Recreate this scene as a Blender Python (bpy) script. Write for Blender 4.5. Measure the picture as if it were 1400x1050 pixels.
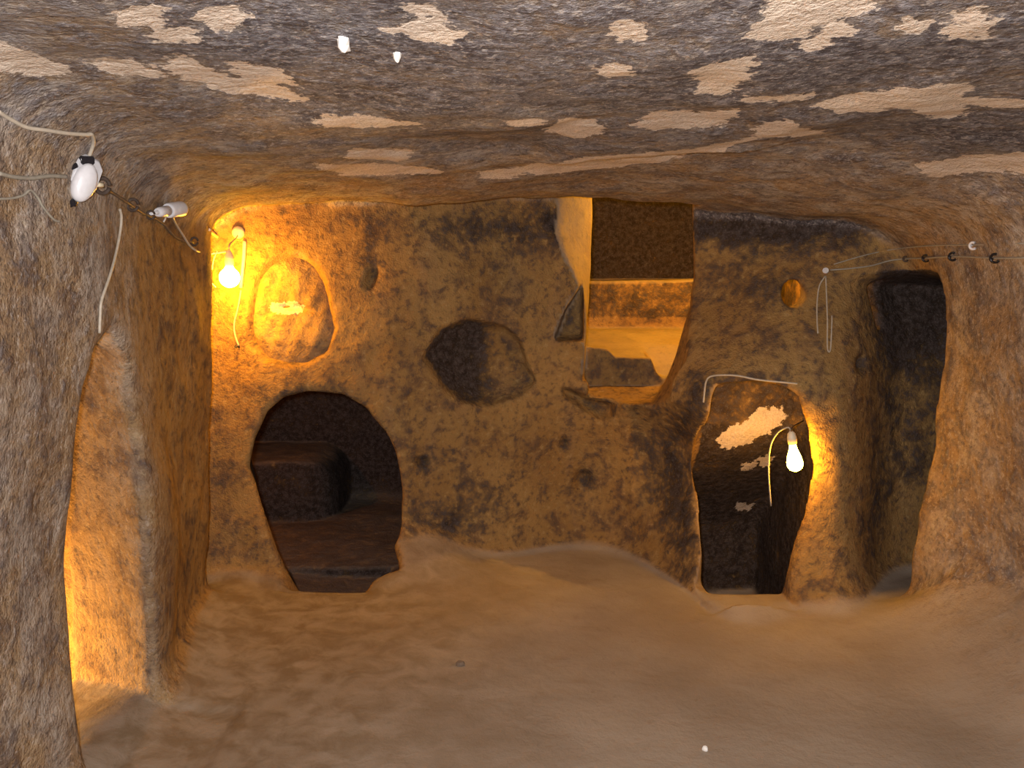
import bpy, math, random
import numpy as np
from mathutils import Vector, Matrix
from mathutils.bvhtree import BVHTree

for o in list(bpy.data.objects):
    bpy.data.objects.remove(o)
sc = bpy.context.scene
C = sc.collection
rng = np.random.default_rng(7)
random.seed(7)

# ------------------------------------------------------------------ camera
FPX, HC, PITCH = 1150.0, 1.45, math.radians(7.0)
cam_d = bpy.data.cameras.new('camera')
cam_d.sensor_width = 36.0
cam_d.lens = 36.0 * FPX / 1400.0
cam_d.clip_start = 0.02
cam = bpy.data.objects.new('camera', cam_d)
C.objects.link(cam)
cam.location = (0, 0, HC)
cam.rotation_euler = (math.pi / 2 - PITCH, 0, 0)
sc.camera = cam

# ------------------------------------------------------------------ world, view, lights
w = bpy.data.worlds.new('world')
sc.world = w
w.use_nodes = True
w.node_tree.nodes['Background'].inputs[0].default_value = (0, 0, 0, 1)
w.node_tree.nodes['Background'].inputs[1].default_value = 0.0
sc.view_settings.view_transform = 'Standard'
sc.view_settings.look = 'None'
sc.view_settings.gamma = 1.0
sc.view_settings.use_curve_mapping = False
sc.view_settings.exposure = 0.0

ORANGE = (1.0, 0.44, 0.018)
BULB_CORNER, BULB_DOOR = 500.0, 210.0          # emission of the two bulbs in view
FLASH = 300.0

fl = bpy.data.lights.new('camera_flash', 'SPOT')   # the photographer's flash, beside the lens
fl.energy = FLASH
fl.color = (1.0, 0.94, 0.91)
fl.shadow_soft_size = 0.03
fl.spot_size = math.radians(130)
fl.spot_blend = 0.6
flo = bpy.data.objects.new('camera_flash', fl)
C.objects.link(flo)
flo.location = (-0.06, 0.0, HC + 0.05)
flo.rotation_euler = (math.pi / 2 - PITCH, 0, 0)


def hidden_light(name, loc, energy, col=ORANGE):
    """light out of sight: bulbs of neighbouring chambers, and an added rear fill"""
    d = bpy.data.lights.new(name, 'POINT')
    d.energy = energy
    d.color = col
    d.shadow_soft_size = 0.03
    o = bpy.data.objects.new(name, d)
    C.objects.link(o)
    o.location = loc
    return o


hidden_light('rear_fill_light', (0.5, -0.75, 1.3), 25.0, (1.0, 0.92, 0.84))  # added neutral fill behind the camera, not a lamp of the room
hidden_light('upper_chamber_lamp_light', (1.13, 4.86, 1.97), 75.0, (1.0, 0.47, 0.025))
hidden_light('side_passage_lamp_light', (-2.1, 2.85, 0.08), 85.0, (1.0, 0.56, 0.16))
hidden_light('lower_chamber_lamp_light', (-1.95, 4.85, 0.9), 14.0, (1.0, 0.30, 0.05))


# ------------------------------------------------------------------ picture pixel -> place
cP, sP = math.cos(PITCH), math.sin(PITCH)


def ray(px, py):
    dx, dy = (px - 700.0) / FPX, (525.0 - py) / FPX
    return np.array([dx, cP + dy * sP, -sP + dy * cP])


def at_y(px, py, Y):
    d = ray(px, py)
    return np.array([0, 0, HC]) + d * (Y / d[1])


def at_z(px, py, Z):
    d = ray(px, py)
    return np.array([0, 0, HC]) + d * ((Z - HC) / d[2])


# ------------------------------------------------------------------ the rock: grid and tools
def seg(a, b, s):
    return np.arange(a, b - 1e-6, s)


xs = seg(-2.4, 2.4, 0.016).astype(np.float32)
zs = seg(-0.6, 2.3, 0.016).astype(np.float32)
ys = np.concatenate([seg(-1.3, 1.0, 0.05), seg(1.0, 2.0, 0.025), seg(2.0, 4.8, 0.016), seg(4.8, 7.0, 0.04)]).astype(np.float32)
NX, NY, NZ = len(xs), len(ys), len(zs)


def tps(cu, cv, val, lam=1e-3):
    cu, cv, val = map(lambda a: np.asarray(a, float), (cu, cv, val))
    n = len(cu)

    def k(r2):
        return np.where(r2 > 1e-12, 0.5 * r2 * np.log(np.maximum(r2, 1e-12)), 0.0)
    A = np.zeros((n + 3, n + 3))
    A[:n, :n] = k((cu[:, None] - cu) ** 2 + (cv[:, None] - cv) ** 2) + lam * np.eye(n)
    A[:n, n] = 1; A[:n, n + 1] = cu; A[:n, n + 2] = cv
    A[n:, :n] = A[:n, n:].T
    s = np.linalg.solve(A, np.concatenate([val, np.zeros(3)]))

    def f(u, v):
        u, v = np.asarray(u, float), np.asarray(v, float)
        out = s[n] + s[n + 1] * u + s[n + 2] * v
        for i in range(n):
            out = out + s[i] * k((u - cu[i]) ** 2 + (v - cv[i]) ** 2)
        return out
    return f


def poly_sdf(P, u, v):
    """signed distance to polygon P (n,2); negative inside"""
    P = np.asarray(P, float)
    u, v = np.asarray(u, float), np.asarray(v, float)
    d = np.full(u.shape, 1e9)
    ins = np.zeros(u.shape, bool)
    n = len(P)
    for i in range(n):
        a, b = P[i], P[(i + 1) % n]
        e = b - a
        wx, wy = u - a[0], v - a[1]
        t = np.clip((wx * e[0] + wy * e[1]) / (e @ e + 1e-12), 0, 1)
        d = np.minimum(d, (wx - t * e[0]) ** 2 + (wy - t * e[1]) ** 2)
        if a[1] != b[1]:
            c = ((a[1] <= v) & (v < b[1])) | ((b[1] <= v) & (v < a[1]))
            xi = a[0] + (v - a[1]) * e[0] / e[1]
            ins ^= c & (u < xi)
    d = np.sqrt(d)
    return np.where(ins, -d, d)


def smax(a, b, k):
    h = np.maximum(k - np.abs(a - b), 0)
    return np.maximum(a, b) + h * h * (0.25 / k)


def smin(a, b, k):
    h = np.maximum(k - np.abs(a - b), 0)
    return np.minimum(a, b) - h * h * (0.25 / k)


def sstep(a, b, x):
    t = np.clip((x - a) / (b - a), 0, 1)
    return t * t * (3 - 2 * t)


def weights(coord, cell):
    c = (coord - coord[0]) / cell + 1.0
    i = np.floor(c).astype(int)
    f = c - i
    n = int(i.max()) + 3
    W = np.zeros((len(coord), n), np.float32)
    r = np.arange(len(coord))
    W[r, i - 1] = (1 - f) ** 3 / 6
    W[r, i] = (3 * f ** 3 - 6 * f ** 2 + 4) / 6
    W[r, i + 1] = (-3 * f ** 3 + 3 * f ** 2 + 3 * f + 1) / 6
    W[r, i + 2] = f ** 3 / 6
    return W


def noise3(cell, cellz=None, seed=1):
    r = np.random.default_rng(seed)
    Wx, Wy, Wz = weights(xs, cell), weights(ys, cell), weights(zs, cellz or cell)
    L = r.uniform(-1, 1, (Wx.shape[1], Wy.shape[1], Wz.shape[1])).astype(np.float32)
    t = np.tensordot(Wx, L, (1, 0))
    t = np.tensordot(t, Wy, (1, 1))
    t = np.tensordot(t, Wz, (1, 1))
    return t * 1.9


# ------------------------------------------------------------------ main room surfaces
back_ctrl = [(290, 330, 4.10), (300, 450, 4.10), (310, 600, 4.0), (330, 790, 3.84), (400, 330, 4.14), (400, 520, 4.02),
             (440, 812, 3.82), (480, 812, 3.86), (560, 640, 4.18), (560, 330, 4.25), (565, 745, 4.16), (700, 310, 4.45), (700, 500, 4.42),
             (660, 770, 4.30), (700, 700, 4.40), (860, 300, 4.48), (860, 600, 4.44), (850, 748, 4.42), (930, 420, 4.36), (930, 600, 4.22),
             (930, 788, 3.98), (968, 560, 3.88), (970, 825, 3.66), (1090, 540, 3.76), (1090, 828, 3.62), (1000, 320, 4.30),
             (1100, 350, 4.08), (1090, 440, 3.92), (1180, 390, 3.92), (1180, 600, 3.78), (1150, 845, 3.56), (1250, 400, 3.92), (1220, 800, 3.74)]
cu, cv, val = [], [], []
for px, py, Y in back_ctrl:
    p = at_y(px, py, Y)
    cu.append(p[0]); cv.append(p[2]); val.append(Y)
for x, z, Y in [(-2.4, 0, 3.8), (-2.4, 2.2, 3.9), (2.4, 0, 3.8), (2.4, 2.2, 4.0), (0, 2.3, 4.5), (0, -.6, 4.4), (-1.4, -.6, 3.75), (1.2, -.6, 3.55)]:
    cu.append(x); cv.append(z); val.append(Y)
back_fn = tps(cu, cv, val)


def yb_fn(x, z):
    return np.clip(back_fn(x, z), 3.5, 4.6)


def onback(px, py, off=0.0):
    Y = 4.1
    for _ in range(12):
        p = at_y(px, py, Y)
        Y = 0.5 * Y + 0.5 * (float(yb_fn(p[0], p[2])) + off)
    return at_y(px, py, Y)


def pix_poly(pts, off=0.0):
    return np.array([onback(a, b, off)[[0, 2]] for a, b in pts])


XX, ZZ = np.meshgrid(xs, zs, indexing='ij')
yb = yb_fn(XX, ZZ)


def dent(pts, depth, slope, rnd=0.0):
    global yb
    s = poly_sdf(pix_poly(pts), XX, ZZ)
    if rnd:
        t = np.clip((-s) / rnd, 0, 1)
        yb = yb + depth * np.sqrt(np.maximum(0, 1 - (1 - t) ** 2))
    else:
        yb = yb + np.clip(-s * slope, 0, depth)


def ell(cx, cy, rx, ry, n=16, rot=0.0):
    out = []
    for i in range(n):
        a = 2 * math.pi * i / n
        x, y = rx * math.cos(a), ry * math.sin(a)
        out.append((cx + x * math.cos(rot) - y * math.sin(rot), cy + x * math.sin(rot) + y * math.cos(rot)))
    return out


OVAL = [(360, 360), (385, 345), (412, 345), (435, 360), (448, 385), (456, 420), (462, 450), (448, 485), (420, 502), (385, 504), (358, 495), (342, 470), (338, 440), (341, 400), (348, 378)]
DARK = [(600, 450), (640, 435), (690, 445), (712, 465), (722, 500), (735, 520), (715, 540), (670, 555), (630, 552), (605, 530), (588, 503), (577, 488)]
dent(OVAL, 0.055, 1.6)
dent(DARK, 0.12, 1.0, 0.17)
dent([(798, 383), (772, 425), (757, 466), (800, 466)], 0.12, 9.0)
dent([(762, 528), (785, 532), (806, 541), (850, 550), (843, 572), (825, 580), (800, 566), (772, 546)], 0.10, 2.5)
dent(ell(508, 380, 10, 20, rot=0.35), 0.07, 2.0)
dent(ell(577, 632, 11, 11), 0.05, 1.5)
dent(ell(797, 657, 17, 18), 0.05, 1.0)
dent(ell(771, 605, 8, 11), 0.04, 1.2)
dent(ell(1186, 500, 13, 16), 0.06, 1.5)
dent([(860, 560), (900, 545), (945, 560), (950, 640), (940, 760), (900, 745), (870, 680)], 0.07, 0.6, 0.14)
dent([(820, 245), (945, 245), (945, 300), (820, 300)], 0.02, 0.5)

# the back wall falls away into a dark slot at the right corner
yb = yb + 0.30 * sstep(1.45, 1.98, XX) * sstep(1.50, 1.42, ZZ) * sstep(-0.3, -0.1, ZZ)

# left wall: x as a function of depth and height
lc = [(0, 300, 1.9), (0, 600, 1.9), (0, 900, 1.95), (112, 300, 2.25), (110, 480, 2.26), (92, 650, 2.26), (80, 760, 2.26), (88, 860, 2.26), (112, 950, 2.28), (140, 1050, 2.36),
      (190, 480, 2.68), (198, 640, 2.68), (206, 800, 2.68), (216, 975, 2.68), (180, 300, 2.72), (240, 600, 3.1), (246, 760, 3.1), (252, 880, 3.15), (284, 350, 3.58), (284, 500, 3.58), (286, 700, 3.58), (284, 820, 3.6)]
cu, cv, val = [], [], []
for px, py, Y in lc:
    p = at_y(px, py, Y)
    cu.append(Y); cv.append(p[2]); val.append(p[0])
for y, z, X in [(0.5, 0, -1.3), (0.5, 1.8, -1.15), (-1.3, 0, -1.5), (-1.3, 2, -1.5), (1.4, 0.9, -1.22), (4.6, 0, -1.4), (4.6, 2, -1.4), (2.6, 2.2, -1.2), (2.5, -.5, -1.25)]:
    cu.append(y); cv.append(z); val.append(X)
left_fn = tps(cu, cv, val)


def xl_fn(y, z):
    return np.clip(left_fn(y, z), -1.7, -1.0) - 0.16 * sstep(3.6, 3.70, y) * sstep(1.9, 1.6, z)


rc = [(1284, 380, 3.66), (1291, 470, 3.66), (1284, 560, 3.66), (1271, 660, 3.66), (1255, 740, 3.68), (1240, 812, 3.7), (1400, 450, 3.05), (1400, 650, 3.05), (1400, 800, 3.1)]
cu, cv, val = [], [], []
for px, py, Y in rc:
    p = at_y(px, py, Y)
    cu.append(Y); cv.append(p[2]); val.append(p[0])
for y, z, X in [(0, 0.5, 1.85), (-1.3, 1, 1.8), (1.5, 0.6, 1.9), (1.5, 1.7, 1.85), (4.6, 0, 1.9), (4.6, 2, 1.9), (3, 2, 1.85)]:
    cu.append(y); cv.append(z); val.append(X)
right_fn = tps(cu, cv, val)


def xr_fn(y, z):
    return np.clip(right_fn(y, z), 1.6, 2.2) + 0.3 * sstep(3.67, 3.74, y) * sstep(1.50, 1.42, z)


# ceiling: low lip in front of the back wall, higher behind it
lip = [(-1.6, 3.55, 1.755), (-1.1, 3.65, 1.77), (-0.5, 3.85, 1.80), (0.0, 4.1, 1.84), (0.45, 4.2, 1.85), (0.95, 4.1, 1.82), (1.4, 3.9, 1.74), (2.4, 3.7, 1.70)]
lx, ly_, lz = map(np.array, zip(*lip))


def zc_fn(x, y):
    yl = np.interp(x, lx, ly_)
    zl = np.interp(x, lx, lz)
    d = yl - y
    near = 1.90 + 0.02 * np.sin(1.3 * x + 0.6) + 0.02 * np.sin(2.1 * y)
    z = zl + (near - zl) * sstep(0.0, 1.9, d)
    up = 0.07 * sstep(0.9, 0.6, x)
    z = z + up * sstep(0.0, -0.14, d)
    # thin shelf of rock ending in a crack
    yc = 2.95 - 0.42 * (x - 0.45)
    z = z - 0.035 * sstep(0.01, -0.01, y - yc) * sstep(0.6, 0.1, yc - y) * sstep(0.0, 0.25, x) * sstep(1.05, 0.75, x)
    return z


RAMP = onback(566, 748)


def zf_fn(x, y):
    z = 0.02 * np.sin(1.7 * x + 0.5) * np.sin(1.3 * y) + 0.0 * x
    z = z + 0.17 * np.exp(-((x - RAMP[0]) / 0.26) ** 2 - ((y - RAMP[1] - .06) / 0.26) ** 2)
    z = z + 0.25 * sstep(1.35, 2.0, x) ** 1.5 * sstep(3.72, 3.35, y)
    z = z + 0.05 * np.exp(-((x + 1.3) / 0.18) ** 2)
    return z


X3, Y3, Z3 = xs[:, None, None], ys[None, :, None], zs[None, None, :]
xy_x, xy_y = np.meshgrid(xs, ys, indexing='ij')
yz_y, yz_z = np.meshgrid(ys, zs, indexing='ij')
f32 = np.float32
zc = zc_fn(xy_x, xy_y).astype(f32)[:, :, None]
zf = zf_fn(xy_x, xy_y).astype(f32)[:, :, None]
xl = xl_fn(yz_y, yz_z).astype(f32)[None]
xr = xr_fn(yz_y, yz_z).astype(f32)[None]
ybg = yb.astype(f32)[:, None, :]

D = smax(Z3 - zc, X3 - xr, 0.40)
D = smax(D, xl - X3, 0.22)
D = smax(D, Y3 - ybg, 0.07)
D = smax(D, -1.0 - Y3, 0.2)
D = smax(D, zf - Z3, 0.10)
n1, n2, n3 = noise3(0.34, seed=11), noise3(0.13, seed=12), noise3(0.055, seed=13)
NOI = (0.022 * n1 + 0.011 * n2 + 0.0055 * n3).astype(f32)
fw = (0.25 + 0.75 * sstep(0.03, 0.25, zs)).astype(f32)[None, None, :]
D += NOI * fw
MAIN_MAX = None


def block(x0, x1, y0, y1, z0, z1):
    i0, i1 = np.searchsorted(xs, [x0, x1]); j0, j1 = np.searchsorted(ys, [y0, y1]); k0, k1 = np.searchsorted(zs, [z0, z1])
    return slice(i0, i1), slice(j0, j1), slice(k0, k1)


def carve(bounds, fn, k=0.04, na=0.7):
    """cut a hollow into the rock: fn(x, y, z) is negative inside it"""
    b = block(*bounds)
    x, y, z = xs[b[0]][:, None, None], ys[b[1]][None, :, None], zs[b[2]][None, None, :]
    f = fn(x, y, z).astype(f32)
    f = f + NOI[b] * na
    D[b] = smin(D[b], f, k)


def box(x, y, z, x0, x1, y0, y1, z0, z1, r=0.1):
    f = smax(x0 - x, x - x1, r)
    f = smax(f, smax(y0 - y, y - y1, r), r)
    return smax(f, smax(z0 - z, z - z1, r), r)


def sd_xz(poly, x, z):
    u, v = np.meshgrid(x[:, 0, 0], z[0, 0, :], indexing='ij')
    return poly_sdf(poly, u, v)[:, None, :]


# hole low in the back wall and the dark chamber behind it
HOLE = [(430, 536), (470, 540), (500, 560), (525, 590), (540, 620), (549, 650), (549, 668), (541, 692), (548, 715), (553, 748), (530, 766), (514, 784), (506, 800), (490, 816),
        (402, 816), (385, 780), (371, 740), (361, 700), (351, 660), (343, 640), (352, 600), (370, 565), (395, 543)]
HOLE_P = pix_poly(HOLE)


def hole_sd(x, y, z):
    X, Y, Z = np.broadcast_arrays(x, y, z)
    return poly_sdf(HOLE_P, X + 0.32 * np.clip(Y - 3.95, 0, 1) * sstep(-0.70, -1.05, X), Z + 0.22 * sstep(3.86, 4.15, Y) * sstep(0.6, 0.1, Z))


carve((-1.8, 0.0, 3.4, 4.9, -0.4, 1.2), lambda x, y, z: np.maximum(smax(hole_sd(x, y, z), np.maximum(3.45 - y, y - 4.75), 0.02), np.where(y < 3.74, zf_fn(x, y) + 0.07, np.where(y < 3.80, zf_fn(x, y) - 0.01, -9.0)) - z), 0.045, 0.5)


def lower_chamber(x, y, z):
    f = box(x, y, z, -2.2, -0.15, 4.5, 6.4, -0.22, 1.45, 0.25)
    bench = smax(smax(5.85 + 0.1 * x - y, z - 0.215, 0.05), x + 1.25, 0.25)
    return np.maximum(f, -bench)


carve((-2.38, 0.1, 4.3, 6.7, -0.4, 1.75), lower_chamber, 0.05)

# upper opening with steps, and the chamber behind it
WIN = [(818, 250), (816, 320), (811, 400), (808, 440), (805, 546), (850, 551), (900, 556), (924, 535), (938, 500), (942, 455), (947, 420), (950, 380), (947, 330), (945, 250)]
WIN_P = pix_poly(WIN)
st_px = [(780, 472), (808, 474), (829, 476), (842, 488), (889, 490), (898, 512), (914, 521), (960, 520)]
st = np.array([at_y(a, b, 4.66)[[0, 2]] for a, b in st_px])
STEP_X, STEP_Z = st[:, 0], st[:, 1]
SILL_Z, SILL_F = at_y(850, 526, 4.63)[2], at_y(850, 549, 4.42)[2]
BACK_Z = at_y(880, 450, 5.6)[2]


def upper_floor(x, y):
    s = np.interp(x, STEP_X, STEP_Z)
    t = sstep(4.7, 5.1, y)
    z = s * (1 - t) + (STEP_Z[3] + (BACK_Z - STEP_Z[3]) * sstep(4.7, 5.6, y)) * t
    return np.where(y < 4.63, SILL_F + (SILL_Z - SILL_F) * np.clip((y - 4.42) / 0.21, -1, 1), z)


def upper_window(x, y, z):
    X, Y, Z = np.broadcast_arrays(x, y, z)
    f = poly_sdf(WIN_P, X - 0.24 * np.clip(Y - 4.36, 0, 1) * sstep(0.6, 0.85, X), Z)
    f = smax(f, np.maximum(4.1 - y, y - 4.8), 0.02)
    # slanting left cheek, widest at the top
    wch = 0.23 * sstep(1.25, 1.75, z) + 0.035
    xe = WIN_P[0][0] + (WIN_P[4][0] - WIN_P[0][0]) * np.clip((1.85 - z) / 0.97, 0, 1)
    ch = smax(xe - wch * np.clip((4.72 - y) / 0.30, 0, 1.2) - x, x - (xe + 0.2), 0.01)
    ch = smax(ch, smax(0.92 - z, z - 1.95, 0.01), 0.01)
    ch = smax(ch, np.maximum(4.1 - y, y - 4.72), 0.01)
    f = np.minimum(f, ch)
    return np.maximum(f, upper_floor(x, y) - z)


carve((0.1, 1.3, 4.0, 5.0, 0.6, 2.1), upper_window, 0.02, 0.4)


def upper_chamber(x, y, z):
    f = box(x, y, z, 0.0, 1.75, 4.72, 6.5, 0.9, 2.15, 0.2)
    f = np.maximum(f, upper_floor(x, y) - z)
    bench = smax(5.6 - y, z - 1.455, 0.03)
    return np.maximum(f, -bench)


carve((-0.2, 2.0, 4.6, 6.8, 0.7, 2.28), upper_chamber, 0.03, 0.5)

# round peep hole
PEEP = onback(1085, 400)
PEEP_P = pix_poly(ell(1085, 401, 17, 20))
carve((1.0, 1.7, 3.7, 5.0, 1.1, 1.7), lambda x, y, z: smax(sd_xz(PEEP_P, x, z), np.maximum(3.75 - y, y - 4.85), 0.01), 0.02, 0.2)

carve((1.0, 2.0, 4.0, 5.1, 1.1, 2.0), lambda x, y, z: box(x - np.maximum(-0.17, -0.5 * np.clip(y - 4.1, 0, 1)), y - 1.2 * np.maximum(z - 1.45, 0) - 0.4 * np.maximum(1.35 - x, 0), z, 1.27, 1.8, 4.08, 5.0, 1.2, 1.95, 0.05), 0.03, 0.3)

# doorway on the right with a sooty stair passage
DOOR = [(973, 528), (1010, 527), (1060, 531), (1090, 546), (1103, 575), (1106, 640), (1100, 700), (1090, 760), (1082, 834), (969, 834), (957, 806), (952, 733), (948, 654), (955, 610), (968, 556)]
DOOR_P = pix_poly(DOOR)


def door_cut(x, y, z):
    X, Y, Z = np.broadcast_arrays(x, y, z)
    f = poly_sdf(DOOR_P, X - 0.70 * np.clip(Y - 3.86, 0, 0.22) * sstep(1.08, 0.9, X), Z)
    f = smax(f, np.maximum(3.3 - y, y - 4.14), 0.02)
    return np.maximum(f, np.where(y < 3.58, zf_fn(x, y) + 0.07, np.where(y < 3.8, zf_fn(x, y) + 0.02, 0.0)) - z)


carve((0.5, 1.7, 3.2, 4.3, -0.3, 1.3), door_cut, 0.07, 0.4)


def door_in(x, y, z):
    yback = 4.20 + 0.75 * sstep(0.75, -0.1, z) + 0.12 * (x - 1.1)
    f = smax(smax(0.93 - x, x - 1.5, 0.1), smax(3.80 - y, y - yback, 0.08), 0.06)
    return smax(f, smax(-0.45 - z, z - 0.975, 0.1), 0.10)


carve((0.6, 1.8, 3.6, 5.3, -0.59, 1.3), door_in, 0.03, 0.8)

# side opening in the left wall
SIDE = np.array([(2.30, -0.1), (2.26, .3), (2.26, .7), (2.30, 1.05), (2.38, 1.24), (2.5, 1.30), (2.60, 1.2), (2.66, .9), (2.68, .4), (2.67, -.1)])


def side_open(x, y, z):
    X, Y, Z = np.broadcast_arrays(x, y - np.clip(-1.2 - x, 0, 1) * 0.6, z)
    f = poly_sdf(SIDE, Y, Z)
    f = smax(f, np.maximum(-1.8 - X, X + 0.95), 0.02)
    return np.maximum(f, zf_fn(x, y) + 0.004 - z)


carve((-2.0, -0.9, 2.0, 3.5, -0.2, 1.5), side_open, 0.07, 0.6)
carve((-2.38, -1.4, 1.6, 3.4, -0.58, 1.8), lambda x, y, z: box(x, y, z, -2.25, -1.6, 1.9, 3.1, -0.38, 1.5, 0.2), 0.05)


# ------------------------------------------------------------------ surface nets
def surface_nets(D):
    S = D < 0
    c = np.zeros((NX - 1, NY - 1, NZ - 1), np.uint8)
    for a in (0, 1):
        for b in (0, 1):
            for d in (0, 1):
                c += S[a:NX - 1 + a, b:NY - 1 + b, d:NZ - 1 + d]
    act = (c > 0) & (c < 8)
    I, J, K = np.nonzero(act)
    idx = np.full(act.shape, -1, np.int32)
    idx[I, J, K] = np.arange(len(I))
    acc = np.zeros((len(I), 3)); cnt = np.zeros(len(I))
    corners = [(a, b, d) for a in (0, 1) for b in (0, 1) for d in (0, 1)]
    V = {k: D[I + k[0], J + k[1], K + k[2]].astype(float) for k in corners}
    for k0 in corners:
        for ax in range(3):
            if k0[ax]:
                continue
            k1 = list(k0); k1[ax] = 1; k1 = tuple(k1)
            v0, v1 = V[k0], V[k1]
            m = (v0 < 0) != (v1 < 0)
            t = np.where(m, v0 / np.where(m, v0 - v1, 1), 0)
            p0 = np.stack([xs[I + k0[0]], ys[J + k0[1]], zs[K + k0[2]]], 1).astype(float)
            p1 = np.stack([xs[I + k1[0]], ys[J + k1[1]], zs[K + k1[2]]], 1).astype(float)
            acc += np.where(m[:, None], p0 + (p1 - p0) * t[:, None], 0)
            cnt += m
    verts = acc / cnt[:, None]
    quads = []
    for ax in range(3):
        a0 = [slice(None)] * 3; a1 = [slice(None)] * 3
        a0[ax] = slice(0, -1); a1[ax] = slice(1, None)
        s0, s1 = S[tuple(a0)], S[tuple(a1)]
        E = np.stack(np.nonzero(s0 != s1), 1)
        b, d = (ax + 1) % 3, (ax + 2) % 3
        ok = (E[:, b] > 0) & (E[:, d] > 0) & (E[:, b] < D.shape[b] - 1) & (E[:, d] < D.shape[d] - 1)
        E = E[ok]
        flip = s0[E[:, 0], E[:, 1], E[:, 2]]
        q = []
        for db, dd in ((-1, -1), (0, -1), (0, 0), (-1, 0)):
            e = E.copy(); e[:, b] += db; e[:, d] += dd
            q.append(idx[e[:, 0], e[:, 1], e[:, 2]])
        q = np.stack(q, 1)
        q[flip] = q[flip][:, ::-1]
        quads.append(q)
    return verts, np.concatenate(quads)


verts, quads = surface_nets(D)
# drop stray pieces that are far from everything: keep all; faces must look into the hollow
fn = np.cross(verts[quads[:, 2]] - verts[quads[:, 0]], verts[quads[:, 3]] - verts[quads[:, 1]])
vn = np.zeros_like(verts)
for i in range(4):
    for a in range(3):
        vn[:, a] += np.bincount(quads[:, i], fn[:, a], len(verts))
vn /= np.maximum(np.linalg.norm(vn, axis=1), 1e-12)[:, None]
# orientation check on the floor below the camera
fi = np.argmin(np.linalg.norm(verts - np.array([0.3, 2.8, 0.0]), axis=1))
if vn[fi, 2] < 0:
    quads = quads[:, ::-1].copy(); vn = -vn; fn = -fn

bvh = BVHTree.FromPolygons(verts.tolist(), quads.tolist())


def hit(px, py, off=0.0):
    d = Vector(ray(px, py)).normalized()
    loc, nor, i, dist = bvh.ray_cast(Vector((0, 0, HC)), d)
    if nor.dot(d) > 0:
        nor = -nor
    return loc + nor * off, nor


# ------------------------------------------------------------------ what each patch of rock looks like (soot, flaking, dust, painted light and shade)
vx, vy, vz = verts.T
ybv = yb_fn(vx, vz)
inside_main = np.maximum.reduce([vz - zc_fn(vx, vy), xl_fn(vy, vz) - vx, vx - xr_fn(vy, vz), vy - ybv, zf_fn(vx, vy) - vz, -1.0 - vy])
soot_shade = np.full(len(verts), 0.18)
flake = np.full(len(verts), -1.0)

is_ceil = (vn[:, 2] < -0.35) & (vz > 1.3) & (vy < ybv + 0.05)
ceil_amt = sstep(1.45, 1.85, vz) * sstep(-0.1, -0.7, vn[:, 2]) * (vy < ybv + .1)
soot_shade = np.maximum(soot_shade, ceil_amt * (0.34 + 0.36 * sstep(3.2, 2.2, vy)) * (1 - 0.3 * sstep(-0.3, -0.9, vx)))
flake[is_ceil] = -0.86


def spray(px, py, rx, ry, amt, plane='back', off=0.0):
    """soft dark spot on the back wall, for stains and painted shade; radii in metres"""
    global soot_shade
    p = onback(px, py, off)
    g = np.exp(-((vx - p[0]) / rx) ** 2 - ((vz - p[2]) / ry) ** 2) * (np.abs(vy - ybv) < 0.35) * (vn[:, 1] < -0.2)
    soot_shade = np.maximum(soot_shade, 0) + amt * g


for a in [(690, 312, .5, .10, .5), (1060, 303, .46, .12, 1.1), (770, 298, .14, .09, .6), (932, 700, .06, .3, .5), (1040, 390, .22, .14, .32), (900, 640, .12, .3, .35), (950, 560, .07, .25, .4),  # spots just left of the doorway paint the shade of the hollow
          (650, 690, .3, .12, .30), (620, 640, .25, .10, .15), (1225, 400, .05, .07, .5), (1220, 720, .10, .25, .35), (1030, 530, .2, .05, .55),
          (505, 350, .06, .14, .45), (577, 632, .05, .05, .5), (797, 657, .07, .07, .45), (1186, 500, .05, .07, .5), (771, 606, .03, .05, .4), (820, 560, .12, .05, .35), (612, 715, .14, .08, .4),  # spots on the pits and the ledge pocket paint their shade
          (780, 430, .05, .1, .35), (860, 505, .15, .05, .25), (740, 380, .3, .15, .12), (400, 535, .15, .05, .4)]:  # triangular niche and step front: shade painted into the rock
    spray(*a)
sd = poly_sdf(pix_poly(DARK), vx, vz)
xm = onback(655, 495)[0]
soot_shade = soot_shade + 0.85 * sstep(0.01, -0.03, sd) * sstep(xm + 0.14, xm - 0.06, vx) * (np.abs(vy - ybv) < 0.3)  # left half of the niche darkened to paint its lamp shadow
soot_shade = soot_shade + (0.35 + 0.6 * sstep(0.8, 1.3, vz)) * sstep(1.58, 1.92, vx) * (vy > 3.74) * (vy < 4.6) * sstep(0.2, 0.6, vz) * (vz < 1.5)
# stair passage blackened by fires; the chambers get painted shade
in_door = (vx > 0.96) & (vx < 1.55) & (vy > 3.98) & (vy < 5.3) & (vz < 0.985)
soot_shade[in_door] = np.maximum(soot_shade[in_door], 0.95)
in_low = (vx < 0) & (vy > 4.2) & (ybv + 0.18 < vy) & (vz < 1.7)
soot_shade[in_low] = 1.0  # darkness of the lower chamber painted into the rock colour
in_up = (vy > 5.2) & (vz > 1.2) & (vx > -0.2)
soot_shade[in_up] = 0.62 + 0.4 * (vz[in_up] > 1.46)  # shade on the upper bench painted into the rock colour

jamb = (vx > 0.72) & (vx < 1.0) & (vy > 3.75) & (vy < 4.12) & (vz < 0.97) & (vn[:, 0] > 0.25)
soot_shade[jamb] = 0.0
soot_shade[in_door & (vz > 0.72)] = 0.72  # upper part left lighter to paint the glow of the bulb
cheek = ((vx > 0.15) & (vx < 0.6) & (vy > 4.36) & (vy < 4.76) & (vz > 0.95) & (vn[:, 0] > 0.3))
soot_shade[cheek] = 0.0
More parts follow.
